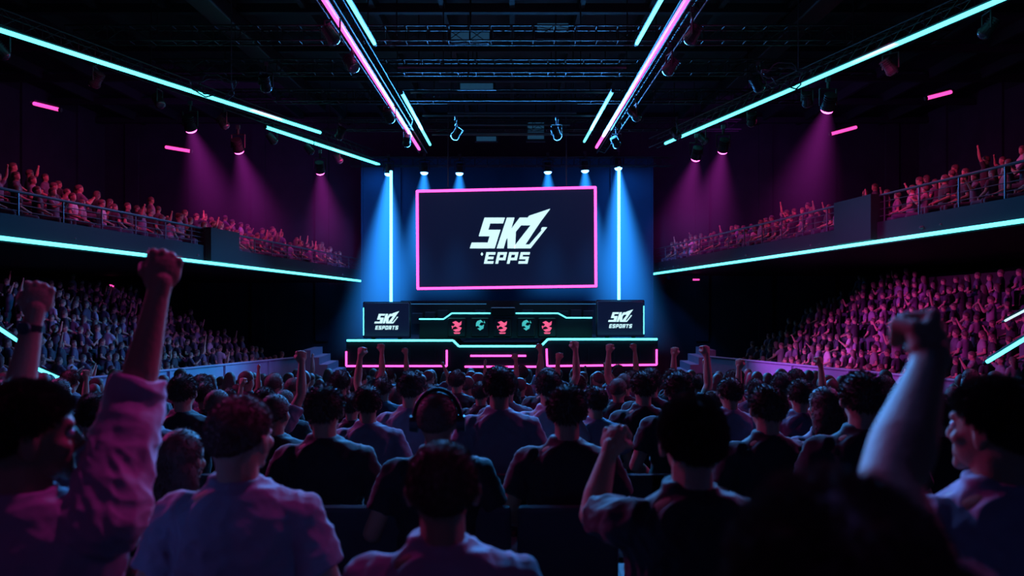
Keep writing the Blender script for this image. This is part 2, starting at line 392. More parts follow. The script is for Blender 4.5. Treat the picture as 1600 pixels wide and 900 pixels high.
midl=[(508,598,3.6,'dark','person in black jacket directly behind the grey t-shirt person, broad shoulders',.0),
(886,598,3.45,'dark','dark-haired person in black top just right of centre, in front of pink-lit fist',-.1),
(684,608,3.2,'crop','person in black top wearing over-ear headphones',.1),
(1198,598,3.8,'dark','person in dark polo shirt with pale collar line, right of the raised left fist',.1),
(1345,578,3.5,'dark','tall dark-haired person in black shirt left of the blurred raised arm',-.12),
(285,668,2.75,'long','long-haired person in black top left of the grey t-shirt person',-.3),
(430,612,4.3,'crop','person in dark top half hidden right of the cropped-hair grey t-shirt person',.0),
(780,570,4.7,'pale','person in pale t-shirt in the middle, below the stage centre',.0),
(575,600,4.9,'pale','person in pale blue-lit shirt right of the black jacket person',.05),
(642,578,5.4,'pale','person in white shirt left of the headphones wearer, one row ahead',-.1),
(857,577,5.5,'rnd','person peeking over the black-topped person right of centre',.0),
(930,602,5.6,'pale','small-looking person in light shirt right of the centre black top',.05),
(1005,578,5.7,'dark','person in dark top below the right pink stage corner',.0),
(1060,578,5.0,'dark','person in black top directly above the tousled-hair fist raiser',.0),
(1140,588,5.9,'pale','person in light blue-lit shirt left of the polo shirt person',.1),
(1250,590,5.6,'rnd','person between the polo shirt person and tall dark-haired person',-.2),
(1288,602,4.3,'longpale','long-haired person in pale top beside the tall dark-haired person',.0),
(287,583,5.2,'dark','dark-haired person far left, third row, below the side wall',.0),
(340,606,5.6,'crop','person with short hair between long-haired person and grey t-shirt person',.0),
(232,600,4.6,'rndlong','long-haired person right of the raised magenta sleeve',.0),
(414,604,5.9,'fistR','person raising a pink-lit fist above the black jacket person',.0),
(1405,600,5.2,'rnd','person partly behind the blurred raised arm',.0),
(1460,612,4.2,'dark','dark-haired person in the gap right of the blurred arm',.0),
(150,612,4.0,'rnd','person behind the raised magenta sleeve at the left',.0)]
for px,top,Y,k,lb,rz in midl:
    z=FZ(Y); zt=CZ-(top-HY)/F*Y; sc=(zt-z)/1.318; x=(px-800)/F*Y
    place(k,x,Y,z,rz,sc,lb)
fl_=[(557,541,7.6,'fistL'),(594,536,10.3,'fistR'),(634,543,12.2,'fistR'),(806,552,11.0,'fistR'),(845,536,11.4,'fistR'),(872,550,9.6,'fistL'),(899,531,8.2,'fistR'),(952,536,9.0,'fistL'),(995,536,11.8,'fistR'),(1056,541,8.6,'fistL'),(1106,538,7.0,'fistR'),(1158,560,7.3,'fistL'),(1286,556,7.6,'fistR'),(125,578,7.6,'fistR'),(372,590,7.8,'fistL')]
for i,(px,top,Y,k) in enumerate(fl_):
    z=FZ(Y); zt=CZ-(top-HY)/F*Y; sc=(zt-z)/1.615; s=1 if k=='fistR' else -1
    x=(px-800)/F*Y-s*.26*sc; rk=sum(1 for f in fl_ if (f[0]<790)==(px<790) and abs(f[0]-790)<abs(px-790))
    place(k,x,Y,z,random.uniform(-.15,.15),sc,f'person raising one fist against the stage lights, {ordn(rk)} fist {"left" if px<790 else "right"} of stage centre')
# headphones
Y=3.2; sc=((CZ-(608-HY)/F*Y)-FZ(Y))/1.318; c=V(((684-800)/F*Y,Y,FZ(Y)))
hp=thing('headphones','black over-ear headphones on the person in the third row, left of centre','headphones',c+V((0,0,1.2*sc)))
pts=[c+sc*V((.100*math.cos(t),-.01,1.185+.134*math.sin(t))) for t in [PI*i/16 for i in range(17)]]
B().path(pts,.010,8).build('headband',K['metal'],hp)
for e in(-1,1): B().tube(c+sc*V((e*.082,-.005,1.175)),c+sc*V((e*.115,-.005,1.175)),.038,.033,n=18).build('ear_cup',K['metal2'],hp)
# far templates
farspec=[({},'short','spectator with arms lowered'),({1:RH},'short','spectator with right fist raised'),({-1:LH},'short','spectator with left fist raised'),({1:RH,-1:LH},'short','spectator with both fists raised'),({},'long','long-haired spectator with arms lowered'),({1:RM},'long','long-haired spectator with right arm raised'),({1:(V((.24,.12,.78)),V((.05,.32,.96)),1),-1:(V((-.24,.12,.78)),V((-.05,.32,.96)),1)},'crop','spectator with hands clapping'),
 ({1:(V((.30,.08,1.12)),V((.20,.14,1.34)),1)},'short','spectator with bent right arm raised'),({-1:(V((-.29,.12,.84)),V((-.27,.24,1.08)),1)},'short','spectator with left fist at shoulder height')]
FM=[];FL=[]
for i,(ar,st,lb) in enumerate(farspec):
    for lod in(0,1):
        d=person_meshes('far',arms=ar,style=st,seed=20+i,yaw=random.uniform(-.5,.5),pitch=random.uniform(-.15,.1),slim=random.uniform(.86,1.02)); d.pop('Hm')
        me=joinmesh([d['body'],d['shirt'],d['hair'],d['trousers'],d['shoe']],[0,1,2,3,3],'person')
        if lod==1:
            o=bpy.data.objects.new('t',me); col.objects.link(o); dm=o.modifiers.new('d','DECIMATE'); dm.ratio=.22
            m2=bpy.data.meshes.new_from_object(o.evaluated_get(bpy.context.evaluated_depsgraph_get())); bpy.data.objects.remove(o); FL.append(m2)
        else:
            for k in('skin','shirt_rnd','hair','trouser'): me.materials.append(K[k])
            FM.append(me)
cand=[]
def cadd(x,Y,z,rz,sc,v,area,row,seat): cand.append((Y+(4 if area=='main floor' else 0),x,Y,z,rz,sc,v,area,row,seat))
def pick(w): return random.choices(range(9),w)[0]
rows=[6.6+ .92*i for i in range(15)]
def halfw(Y): return 8.2 if Y<12 else lerp(8.2,6.0,(Y-12)/12)
ri=0
for Y in rows:
    hw=min(halfw(Y)-(1.0 if Y>10 else 0)-(1.0 if Y>13 else 0),.70*Y); x=-hw+random.uniform(.2,.5); si=0
    while x<hw-.3:
        z=FZ(Y); sc=random.uniform(.90,1.07); yy=Y+random.uniform(-.15,.15)
        if abs(x)<.68*Y:
            if Y<9.0:
                k=random.choices(['rnd','rndlong','dark','crop','fistR','pale'],[5,2.4,3,2,.12,2])[0]
                place(k,x,yy,z,random.uniform(-.3,.3),sc,f'{PH[k]}, {ordn(si)} from left in {ordn(ri)} full floor row','spectators on the main floor')
            else: cadd(x,yy,z,random.uniform(-.3,.3),sc,pick([6,.18,.15,.03,3,.1,.8,.15,.4]),'main floor',ri,si)
        x+=random.uniform(.52,.74); si+=1
    ri+=1
# balconies line
BA={-1:(P(0,372,12),P(562,439,28.4),P(0,293,12),P(577,405,28.4)),1:(P(1600,345,12),P(1022,428,28.4),P(1600,250,12),P(1000,390,28.4))}
def bal(s,t,off=0):
    a,b,_,_=BA[s]; p=a.lerp(b,t); return V((p.x+s*off,p.y+off*.12,p.z))
def balr(s,t):
    _,_,a,b=BA[s]; return lerp(a.z,b.z,t)
# side stands
ST={-1:((-8.8,12),(-6.75,24.5)),1:((8.8,12),(6.45,24.5))}
def stand(s,t,off,zz=0):
    (x0,y0),(x1,y1)=ST[s]; x=lerp(x0,x1,t)+s*off*.985; y=lerp(y0,y1,t)+off*.17
    return V((x,y,0))
RP=.64
def rise(s,t): return (lerp(.34,.27,t) if s<0 else lerp(.39,.36,t))
def tread(s,t,k): return CZ+lerp(-2.42,-2.95,t)+rise(s,t)*k
NR=10
for s in(-1,1):
    for k in range(NR):
        t=-.05; si=0
        while t<.985:
            p=stand(s,t,.45+RP*k); px=800+F*p.x/p.y; bz=bal(s,t).z
            if -30<px<1630 and random.random()<.95 and tread(s,t,k)+1.15<bz+.15:
                cadd(p.x,p.y+random.uniform(-.12,.12),tread(s,t,k)-random.uniform(0,.05),s*.9+random.uniform(-.6,.6),random.uniform(.64,.80),pick([9,.22,.22,.05,4.5,.2,1.2,.6,.8]),'left side stand' if s<0 else 'right side stand',k,si)
            t+=random.uniform(.026,.033); si+=1
for s in(-1,1):
    for k in range(3):
        t=.0; si=0
        while t<.97:
            p=bal(s,t,.42+.66*k); px=800+F*p.x/p.y
            u=px if s<0 else 1600-px
            prob={0:.95,1:(.94 if u<140 else .75 if 220<u<350 else .55),2:(.85 if u<130 else .25)}[k]
            if -20<px<1620 and random.random()<prob:
                cadd(p.x,p.y+random.uniform(-.1,.1),p.z+.12+.27*k,s*.9+random.uniform(-.6,.6),random.uniform(.64,.78),pick([7,.35,.35,.1,3,.5,1.4,1.1,1.2]),'left balcony' if s<0 else 'right balcony',k,si)
            t+=random.uniform(.020,.029); si+=1
cand.sort(key=lambda c:c[0])
IND=cand[:250] ; REM=cand[250:]
for (_,x,Y,z,rz,sc,v,area,row,seat) in IND:
    o=bpy.data.objects.new('person',FM[v]); col.objects.link(o); o.location=(x,Y,z); o.rotation_euler=(0,0,rz); o.scale=(sc,)*3
    if area=='main floor': lb=f'{farspec[v][2]}, {ordn(seat)} from left in {ordn(row)} full floor row'
    else: lb=f'{farspec[v][2]}, {ordn(seat)} in {ordn(row)} row of {area}'
    tag(o,lb,'person','spectators in the '+area)
bm=bmesh.new()
for (_,x,Y,z,rz,sc,v,area,row,seat) in REM:
    n=len(bm.verts); bm.from_mesh(FL[v]); bm.verts.ensure_lookup_table()
    m=M.Translation((x,Y,z))@M.Rotation(rz,4,'Z')@M.Scale(sc,4)
    bmesh.ops.transform(bm,matrix=m,verts=bm.verts[n:])
me=bpy.data.meshes.new('distant_crowd'); bm.to_mesh(me); bm.free()
K['shirt_island']=mat('shirt_island',(.50,.47,.53),.85,rnd=SH)
for k in('skin','shirt_island','hair','trouser'): me.materials.append(K[k])
o=bpy.data.objects.new('distant_crowd',me); col.objects.link(o); tag(o,'distant crowd of small spectators on the far rows near the stage','crowd',kind='stuff')
print('people',len(IND),len(REM))
# ------------------------------------------------------------ chairs
def chair_proto():
    t=thing('auditorium_chair','x','chair',(0,0,0),'black chairs in the third row')
    b=B(); b.box((0,-.02,.66),(.42,.045,.36),M.Rotation(-.10,3,'X').inverted(),bev=.022); b.build('backrest',K['seat'],t,False)
    b=B(); b.box((0,.21,.43),(.42,.42,.05),bev=.02); b.build('seat',K['seat'],t,False)
    for e in(-1,1):
        b=B(); b.path([V((e*.2,0,.0)),V((e*.2,-.02,.45)),V((e*.2,-.0,.5))],.013); b.build('leg',K['arm'],t,False)
        b=B(); b.tube((e*.2,.36,0),(e*.2,.34,.42),.013); b.build('leg',K['arm'],t,False)
        b=B(); b.box((e*.225,.13,.6),(.035,.28,.025),bev=.008); b.tube((e*.225,.22,.43),(e*.225,.22,.6),.012); b.build('armrest',K['arm'],t,False)
    return t
cp=chair_proto(); first=True
for i,px in enumerate([219,386,553,720,887,1054,1221,1388]):
    Y=3.2; loc=((px-800)/F*Y,Y,FZ(Y)); lb=f'black auditorium chair, {ordn(i)} from the left in the row behind the black-topped people'
    if first: cp.location=loc; cp['label']=lb; first=False
    else: dup(cp,loc,0,None,lb)
for i,px in enumerate([250,340,430,575,642,780,860,935,1005,1065,1140,1250,1330]):
    Y=4.45; dup(cp,((px-800)/F*Y,Y,FZ(Y)),0,.95,f'black auditorium chair in the fourth row, {ordn(i)} from the left','black chairs in the fourth row')
# ------------------------------------------------------------ room shell
b=B()
def fl(Y,dx): return [V((-halfw(Y)-dx,Y,FZ(Y))),V((halfw(Y)+dx,Y,FZ(Y)))]
for y0,y1 in((-3,12),(12,20),(20,24.5)):
    a,bq=fl(y0,.3);c,d=fl(y1,.3); dn=V((0,0,.25)); b.hexa([a-dn,bq-dn,d-dn,c-dn,a,bq,d,c])
for Y in rows:
    hw=halfw(Y)-(1.2 if Y>10 else .2)-(1.0 if Y>13 else 0); z=FZ(Y); b.hexa([V((-hw,Y-.22,z-.05)),V((hw,Y-.22,z-.05)),V((hw,Y+.2,z-.05)),V((-hw,Y+.2,z-.05)),V((-hw,Y-.22,z+.40)),V((hw,Y-.22,z+.40)),V((hw,Y+.2,z+.40)),V((-hw,Y+.2,z+.40))])  # seat-height plinths in place of chairs, merged into the floor mesh
struct(b.build('floor',K['floor']))
struct(B().box((0,13,-.35),(34,33,.2)).build('floor.001',K['floor']))
b=B(); CH=CZ+6.6; b.box((0,13,CH+.1),(34,33,.2))
for i in range(-10,11): b.box((i*1.55,13,CH-.15),(.12,33,.3))
for i in range(9): b.box((0,6+i*2.8,CH-.28),(33,.16,.2))
struct(b.build('ceiling',K['ceil']))
b=B(); b.box((0,29.3,4.8),(34,.3,11))
for i in range(-6,7):
    if abs(i)>2: b.box((i*2.4,29.1,6),(.5,.08,9))
struct(b.build('wall_back',K['wall']))
for s,n in((-1,'wall_left'),(1,'wall_right')):
    b=B(); b.box((s*15.6,13,4.8),(.3,33,11))
    for i in range(9): b.box((s*15.42,3+i*3.1,6),(.1,1.2,9))
    struct(b.build(n,K['wall']))
struct(B().box((0,-3.3,4.8),(34,.3,11)).build('wall_front',K['wall']))
for s in(-1,1):
    b=B(); N=8
    for k in range(NR+1):
        for i in range(N):
            t0,t1=-.5+1.5*i/N,-.5+1.5*(i+1)/N; o0,o1=.05+RP*k,.05+RP*(k+1)
            def q(t,o,z): p=stand(s,t,o); p.z=z; return p
            z0,z1=min(tread(s,t0,k),bal(s,t0).z-.3),min(tread(s,t1,k),bal(s,t1).z-.3)
            b.hexa([q(t0,o0,-.3),q(t1,o0,-.3),q(t1,o1,-.3),q(t0,o1,-.3),q(t0,o0,z0),q(t1,o0,z1),q(t1,o1,z1),q(t0,o1,z0)])
            if k<NR and tread(s,t0,k)+1<bal(s,t0).z: b.hexa([q(t0,o0+.3,z0),q(t1,o0+.3,z1),q(t1,o0+.62,z1),q(t0,o0+.62,z0),q(t0,o0+.3,z0+.30),q(t1,o0+.3,z1+.30),q(t1,o0+.62,z1+.30),q(t0,o0+.62,z0+.30)])
    struct(b.build('floor_left_stand' if s<0 else 'floor_right_stand',K['floor']))
    b=B()
    for i in range(N):
        t0,t1=-.5+1.5*i/N,-.5+1.5*(i+1)/N
        def q(t,o,z): p=stand(s,t,o); p.z=z; return p
        z0,z1=tread(s,t0,0)+.86,tread(s,t1,0)+.86
        b.hexa([q(t0,-.1,-.3),q(t1,-.1,-.3),q(t1,.03,-.3),q(t0,.03,-.3),q(t0,-.1,z0),q(t1,-.1,z1),q(t1,.03,z1),q(t0,.03,z0)])
        b.tube(q(t0,-.13,z0),q(t1,-.13,z1),.03)
        b.box(q(t0,-.12,(z0-.3)/2),(.06,.06,z0+.3))
    struct(b.build('trim_1' if s<0 else 'trim_2',K['conc']))
    b=B()
    for j in range(7):
        p=stand(s,1.03,.2+.36*j); b.box((p.x,p.y+.5,(.15+.17*j)/2-.1),(.38,1.3,.5+.17*j+.15))
    for j in range(6):
        b.box((s*(5.3+.28*j)-.1,26.2,.1+.12*j),(.28,1.6,.3+.24*j))
    struct(b.build('trim_3' if s<0 else 'trim_4',K['conc']))
for s,nm in((-1,'left'),(1,'right')):
    b=B(); N=10
    for i in range(N):
        t0,t1=-.5+1.5*i/N,-.5+1.5*(i+1)/N
        def q(t,o,dz): p=bal(s,t,o); p.z+=dz; return p
        b.hexa([q(t0,0,-.06),q(t1,0,-.06),q(t1,.12,-.06),q(t0,.12,-.06),q(t0,0,.40),q(t1,0,.40),q(t1,.12,.40),q(t0,.12,.40)])
        for k in range(5):
            o0,o1=.12+.66*k,(.12+.66*(k+1) if k<4 else 11); z=.12+.27*k
            b.hexa([q(t0,o0,-.06),q(t1,o0,-.06),q(t1,o1,-.06),q(t0,o1,-.06),q(t0,o0,z),q(t1,o0,z),q(t1,o1,z),q(t0,o1,z)])
            if k<4: b.hexa([q(t0,o0+.3,z),q(t1,o0+.3,z),q(t1,o1,z),q(t0,o1,z),q(t0,o0+.3,z+.30),q(t1,o0+.3,z+.30),q(t1,o1,z+.30),q(t0,o1,z+.30)])
    struct(b.build('floor_balcony_'+nm,K['balc']))
    p0=bal(s,-.4,.06); rl=thing('balcony_railing',f'dark metal railing with slim posts along the {nm} balcony edge','railing',p0)
    def top(t,f=1): p=bal(s,t,.06); base=p.z+.38; p.z=lerp(base,balr(s,t),f); return p
    B().path([top(-.4+1.4*i/14) for i in range(15)],.026,8).build('top_rail',K['metal2'],rl)
    for f in(.25,.5,.75): B().path([top(-.4+1.4*i/14,f) for i in range(15)],.009).build('rail_bar',K['metal2'],rl)
    for i in range(24): 
        t=-.4+1.4*i/23; B().tube(top(t,0),top(t,1),.018,n=6).build('post',K['metal2'],rl)
    ta=[t for t in [i/400 for i in range(400)] if (320<800+F*bal(s,t).x/bal(s,t).y<366 if s<0 else 1312<800+F*bal(s,t).x/bal(s,t).y<1372)]
    t0,t1=ta[0],ta[-1]; b=B(); q=lambda t,o,z:V((bal(s,t,o).x,bal(s,t,o).y,z))
    za,zb=balr(s,t0)+.03,balr(s,t1)+.03; l0,l1=bal(s,t0).z+.05,bal(s,t1).z+.05
    b.hexa([q(t0,-.14,l0),q(t1,-.14,l1),q(t1,.25,l1),q(t0,.25,l0),q(t0,-.14,za),q(t1,-.14,zb),q(t1,.25,zb),q(t0,.25,za)])
    tag(b.build('parapet_box',K['balc'],loc=bal(s,t0)),f'solid dark box set into the {nm} balcony railing','box')
def neon(a,b_,r,m,label,group=None,name='neon_tube',ch=V((0,0,.05))):
    a=V(a);b_=V(b_); t=thing(name,label,'neon light',a,group); d=(b_-a).normalized()
    B().caps(a,b_,r,n=10).build('tube',m,t,smooth=True)
    if ch is not None:
        u=ch.normalized(); B().tube(a+u*(r+.02),b_+u*(r+.02),r*.7,n=4).build('mounting_channel',K['metal'],t)
    for p,e in((a,-1),(b_,1)): B().tube(p+d*e*r*.6,p+d*e*(r*.6+.05),r*1.15,n=10).build('end_cap',K['metal'],t)
    return t
for s,nm in((-1,'left'),(1,'right')):
    a=bal(s,-.35,-.03);bb=bal(s,1,-.03)
    neon(a,bb,.036,K['cyan'],f'long cyan neon strip under the {nm} balcony edge',ch=V((s,0,.0)))
def hp_(px,py,h): Y=F*h/(HY-py); return V(((px-800)/F*Y,Y,CZ+h))
def ext(a,b_,k): return a+(a-b_)*k
for (x0,y0,x1,y1,h,r,m,k,lb) in [
 (507,0,655,233,4.44,.042,'mag',.25,'long magenta neon tube on the ceiling left of the screen'),
 (1073,0,932,230,4.44,.042,'mag',.25,'long magenta neon tube on the ceiling right of the screen'),
 (545,0,585,68,4.6,.034,'cyan',.6,'cyan neon tube beside the left magenta tube, upper one leaving the frame'),
 (628,146,672,226,4.6,.036,'cyan',0,'short cyan neon tube just right of the left magenta tube'),
 (1033,0,995,68,4.6,.034,'cyan',.6,'cyan neon tube beside the right magenta tube, upper one leaving the frame'),
 (957,143,913,221,4.6,.036,'cyan',0,'short cyan neon tube just left of the right magenta tube'),
 (0,47,500,207,4.4,.040,'cyan',.15,'longest cyan ceiling neon tube, crossing the upper left'),
 (416,199,592,257,4.4,.042,'cyan',0,'shorter cyan ceiling neon tube ending near the stage at left'),
 (1562,0,1040,224,4.4,.040,'cyan',.15,'long cyan ceiling neon tube, crossing the upper right')]:
    a=hp_(x0,y0,h); c=hp_(x1,y1,h); neon(ext(a,c,k),c,r,K[m],lb)
for (x0,y0,x1,y1,Y,lb) in [(54,162,91,171,17,'short pink light bar high on the left wall, leftmost'),(260,230,296,236,20,'short pink light bar on the left below the first magenta spotlight'),(1450,153,1485,144,17,'short pink light bar high at right, rightmost'),(1300,209,1337,199,20,'short pink light bar right of the magenta spotlight at right'),
  (1422,399,1432,398,24,'tiny pink light under the right balcony, left one'),(1500,390,1511,389,22,'tiny pink light under the right balcony, right one'),(1083,437,1092,437,27,'tiny pink light at far end under the right balcony'),(172,446,178,447,24,'tiny red light under the left balcony')]:
    neon(P(x0,y0,Y),P(x1,y1,Y),.042 if Y<21 else .03,K['magS'],lb,name='light_bar')
neon(P(-30,494,12),P(33,536,12.3),.03,K['cyan'],'cyan lit stair handrail at the left edge, upper piece',name='lit_handrail')
neon(P(60,577,12.4),P(92,591,12.5),.03,K['cyan'],'cyan lit stair handrail at the left edge, lower piece',name='lit_handrail')
neon(P(1543,565,12.2),P(1630,512,11.5),.03,K['cyan'],'cyan lit stair handrail at the right edge',name='lit_handrail')
neon(P(1571,501,12.2),P(1630,470,11.5),.018,K['logo'],'thin white lit handrail at the right edge above the cyan one',name='lit_handrail')
# ------------------------------------------------------------ backdrop, screen
b=B(); YB=27.9; x0=(566-800)/F*YB; x1=(1021-800)/F*YB
b.box(((x0+x1)/2,YB+.1,4.0),(x1-x0,.2,8.6))
for px in(566,625,955,1019): b.box(((px-800)/F*YB,YB-.03,4.0),(.06,.08,8.6))
tag(b.build('stage_backdrop',K['backdrop'],loc=((x0+x1)/2,YB,0)),'tall blue-lit backdrop wall behind the stage','backdrop')
for px,t0,b0,nm in((611,268,474,'left'),(967,262,472,'right')): neon(P(px,t0,26.2),P(px,b0,26.2),.048,K['cyanB'],f'vertical blue-white neon tube {nm} of the big screen',ch=V((0,1,0)))
YS=26.0; C=[P(652,299,YS),P(930,293,YS),P(931,447,YS),P(653,451,YS)]
sc=thing('led_screen','large dark screen with pink neon border showing a white slanted logo','screen',(C[0]+C[1]+C[2]+C[3])/4)
B().prism(C,V((0,.06,0))).build('display_panel',K['screen'],sc)
b=B(); 
b.prism([C[0]+V((-.06,.07,.06)),C[1]+V((.06,.07,.06)),C[2]+V((.06,.07,-.06)),C[3]+V((-.06,.07,-.06))],V((0,.2,0))); b.build('housing',K['metal'],sc)
b=B()
for i in range(4): b.caps(C[i]+V((0,-.03,0)),C[(i+1)%4]+V((0,-.03,0)),.045,n=10)
b.build('neon_border',K['mag'],sc,smooth=True)
LG=[[(757,340),(789,340),(786,349),(766,349),(763,359),(782,359),(773,388),(734,388),(737,379),(762,379),(765,369),(748,369)],
[(792,340),(804,340),(799,357),(812,340),(824,340),(806,362),(805,388),(793,388),(793,372),(791,374),(787,388),(776,388)],
[(860,326),(827,337),(814,352),(829,352),(804,384),(803,388),(829,388),(855,355),(847,355),(845,359),(847,359),(827,382),(821,382),(845,346)]]
GL={'E':[(0,0,1,.22),(0,.78,1,1),(0,.39,.9,.61),(0,.22,.3,.39),(0,.61,.3,.78)],'P':[(0,0,.3,1),(.3,.78,1,1),(.3,.3,1,.52),(.7,.52,1,.78)],'S':[(0,0,1,.22),(0,.78,1,1),(0,.39,1,.61),(0,.61,.3,.78),(.7,.22,1,.39)],
'O':[(0,0,1,.22),(0,.78,1,1),(0,.22,.3,.78),(.7,.22,1,.78)],'R':[(0,0,.3,1),(.3,.78,1,1),(.3,.35,1,.55),(.7,.55,1,.78),(.6,0,.95,.35)],'T':[(0,.78,1,1),(.35,0,.65,.78)]}
def logo(cx,cy,k,Y,parent,word,wx,wy,ww,wh,gap):
    f=lambda p:P(cx+(p[0]-796)*k,cy+(p[1]-358)*k,Y)
    b=B()
    for g in LG: b.prism([f(p) for p in g],V((0,.015,0)))
    b.build('logo',K['logo'],parent)
    b=B(); x=wx
    for chh in word:
        for (a,c,d,e) in GL[chh]:
            pt=[(x+u*ww+v*wh*.22,wy-v*wh) for u,v in((a,c),(d,c),(d,e),(a,e))]; b.prism([P(p[0],p[1],Y) for p in pt],V((0,.015,0)))
        x+=ww+gap
    b.build('lettering',K['logo'],parent)
logo(796,358,1,YS-.03,sc,'EPPS',756,412,14.5,18,3.4)
b=B(); b.prism([P(x,y,YS-.03) for x,y in((753,394),(755,397),(753,400),(751,397))],V((0,.015,0))); b.build('star_mark',K['logo'],sc)
for px in(700,885): tag(B().tube(P(px,292,YS+.15),V((P(px,292,YS).x,YS+.15,CH)),.02).build('hanging_cable',K['cable'],loc=P(px,292,YS+.15)),'steel cable holding the big screen '+('at its left' if px<800 else 'at its right'),'cable')
# ------------------------------------------------------------ stage
YF=22.6; zt=CZ-1.46
sg=thing('stage_platform','black stage platform with cyan and pink neon outlines on its front','stage',((784-800)/F*YF,YF,0))
xa,xb=P(541,0,YF).x,P(1028,0,YF).x; xm0,xm1=P(708,0,YF).x,P(856,0,YF).x; xr0,xr1=P(717,0,YF).x,P(845,0,YF).x
b=B(); 
b.prism([V((xa,YF,-.3)),V((xb,YF,-.3)),V((xb,YF,zt)),V((xm1,YF,zt)),V((xr1,YF,zt-.17)),V((xr0,YF,zt-.17)),V((xm0,YF,zt)),V((xa,YF,zt))],V((0,4.9,0))); b.build('platform',K['stage'],sg)
b=B(); yf=YF-.04
b.path([P(542,532,yf),P(708,532,yf),P(717,541,yf),P(845,541,yf),P(856,530,yf),P(1027,530,yf)],.03,8).build('cyan_edge_light',K['cyan'],sg)
for pts in([(541,549),(541,572),(698,572),(698,547)],[(854,545),(855,572),(1026,570),(1026,546)],[(735,556),(822,556)],[(726,573),(838,573)]):
    b=B(); b.path([P(x,y,yf) for x,y in pts],.028,8); b.build('pink_edge_light',K['mag'],sg)
b=B()
for px in(560,600,640,680,880,920,960,1000): b.box(P(px,562,YF-.01)+V((0,0,-.3)),(.03,.03,1.3))
b.build('panel_seams',K['metal2'],sg)
YD=23.9; zs=CZ-1.46
dk=thing('caster_desk','long black angular desk on stage with cyan top line and five glowing emblems','desk',((790-800)/F*YD,YD,zs))
out=[(655,499),(693,499),(706,490),(872,490),(885,497),(925,497)]
zb=HY+(CZ-zs)*F/YD
b=B(); b.prism([P(655,zb,YD)]+[P(*p,YD) for p in out]+[P(925,zb,YD)],V((0,.8,0))); b.build('desk_body',K['stage'],dk)
for pl in(out[:3]+[(766,490)],[(806,490)]+out[3:]):
    b=B(); b.path([P(x,y-.5,YD-.02) for x,y in pl],.022); b.build('cyan_top_light',K['cyan'],dk)
b=B(); b.box(P(786,487,YD+.2),(.76,.5,.26),bev=.03); b.build('centre_console',K['metal'],dk)
EM=[(714,510,'embp'),(750,508,'embc'),(785,510,'embp'),(822,508,'embc'),(855,510,'embp')]
for i,(ex,ey,m) in enumerate(EM):
    YE=YD-.14
    b=B(); b.box(P(ex,512,YE+.06),(.56,.14,.60),bev=.04); pn=b.build('player_station',K['station'],dk)
    b=B(); y=YE-.03; k=1.05
    if m=='embp': G=[[(-7,-6),(-2,-8),(3,-5),(7,-8),(6,-2),(2,0),(7,2),(4,7),(-2,8),(-6,5),(-1,4),(2,3),(-2,0),(-6,1),(-3,-3)],[(-8,-1),(-5,0),(-7,4)],[(-5,9),(5,9),(4,11),(-4,11)]]
    else: G=[[(-4,-6),(1,-8),(5,-4),(1,-4),(-1,0),(3,1),(6,-1),(5,5),(0,8),(-4,5),(0,4),(-3,1),(-6,2),(-6,-3)],[(6,-7),(8,-3),(6,-3)]]
    for g in G: b.prism([P(ex+p[0]*k,ey+p[1]*k,y) for p in g],V((0,.02,0)))
    b.build('emblem',K[m],pn)
YM=23.3
for (a0,b0,a1,b1,nm) in((568,473,640,527,'left'),(933,470,1006,525,'right')):
    cx=(a0+a1)/2; c=P(cx,(b0+b1)/2,YM); w=(a1-a0)/F*YM; hh=(b1-b0)/F*YM
    t=thing('display_board',f'rounded black display board with white logo standing on the {nm} of the stage','display',V((c.x,YM,zs)))
    B().box(c,(w,.1,hh),bev=.045).build('panel',K['screen'],t)
    B().box(c+V((0,.07,0)),(w+.06,.1,hh+.06),bev=.04).build('frame',K['metal'],t)
    e=a0 if nm=='left' else a1
    B().tube(P(e,b0+8,YM-.04),P(e,b1-3,YM-.04),.014).build('edge_light',K['cyan'],t)
    for q in(-.4,.4): B().box(V((c.x+q,YM+.05,(zs+c.z-hh/2)/2)),(.08,.35,max(.06,c.z-hh/2-zs+.04))).build('foot',K['metal'],t)
    logo(cx,(b0+b1)/2-4,.31,YM-.065,t,'ESPORTS',cx-18,(b0+b1)/2+15,4,6,1.2)
t=thing('equipment_rack','low dark equipment rack with dim blue strips behind the emblem desk','rack',V((0,26.0,zs)))
a=P(625,470,26.0);c=P(958,520,26.0)
B().box(V(((a.x+c.x)/2,26.3,(a.z+zs)/2)),(c.x-a.x,.3,a.z-zs)).build('body',K['stage'],t)
for y0,xx0,xx1 in((475,640,760),(475,812,945)): B().tube(P(xx0,y0,26.1),P(xx1,y0,26.1),.010).build('light_strip',K['cyanD'],t)
for px in(632,652,672,692,720,750,825,852,880,900,920,942):
    q=P(px,498,26.0); B().box((q.x,26.06,q.z),(.36,.12,.5+.12*math.sin(px)),bev=.02).build('rack_panel',K['metal2'],t)
# ------------------------------------------------------------ trusses
def truss(a,b_,s,label,n=None,r=.017,m='metal',hang=False):
    a=V(a);b_=V(b_);d=b_-a;L=d.length;d.normalize();u,w=frame(d); n=n or max(3,int(L/(s*1.4)))
    t=thing('lighting_truss',label,'truss',a); cs=[(u*i+w*j)*s/2 for i,j in((1,1),(1,-1),(-1,-1),(-1,1))]
    for c in cs: B().tube(a+c,b_+c,r,n=6).build('chord',K[m],t)
    b=B()
    for i in range(n):
        p=a+d*L*i/n;q=a+d*L*(i+1)/n
        for k in range(4):
            c0,c1=cs[k],cs[(k+1)%4]; b.tube(p+c0,q+c1,r*.5,n=4); b.tube(p+c0,p+c1,r*.5,n=4)
    b.build('lattice',K[m],t)
    if hang:
        for f in(.1,.37,.63,.9):
            p=a+d*L*f; B().tube(p,(p.x,p.y,CH),.012).build('hanger',K['metal'],t)
    return t
zT=CZ+4.72
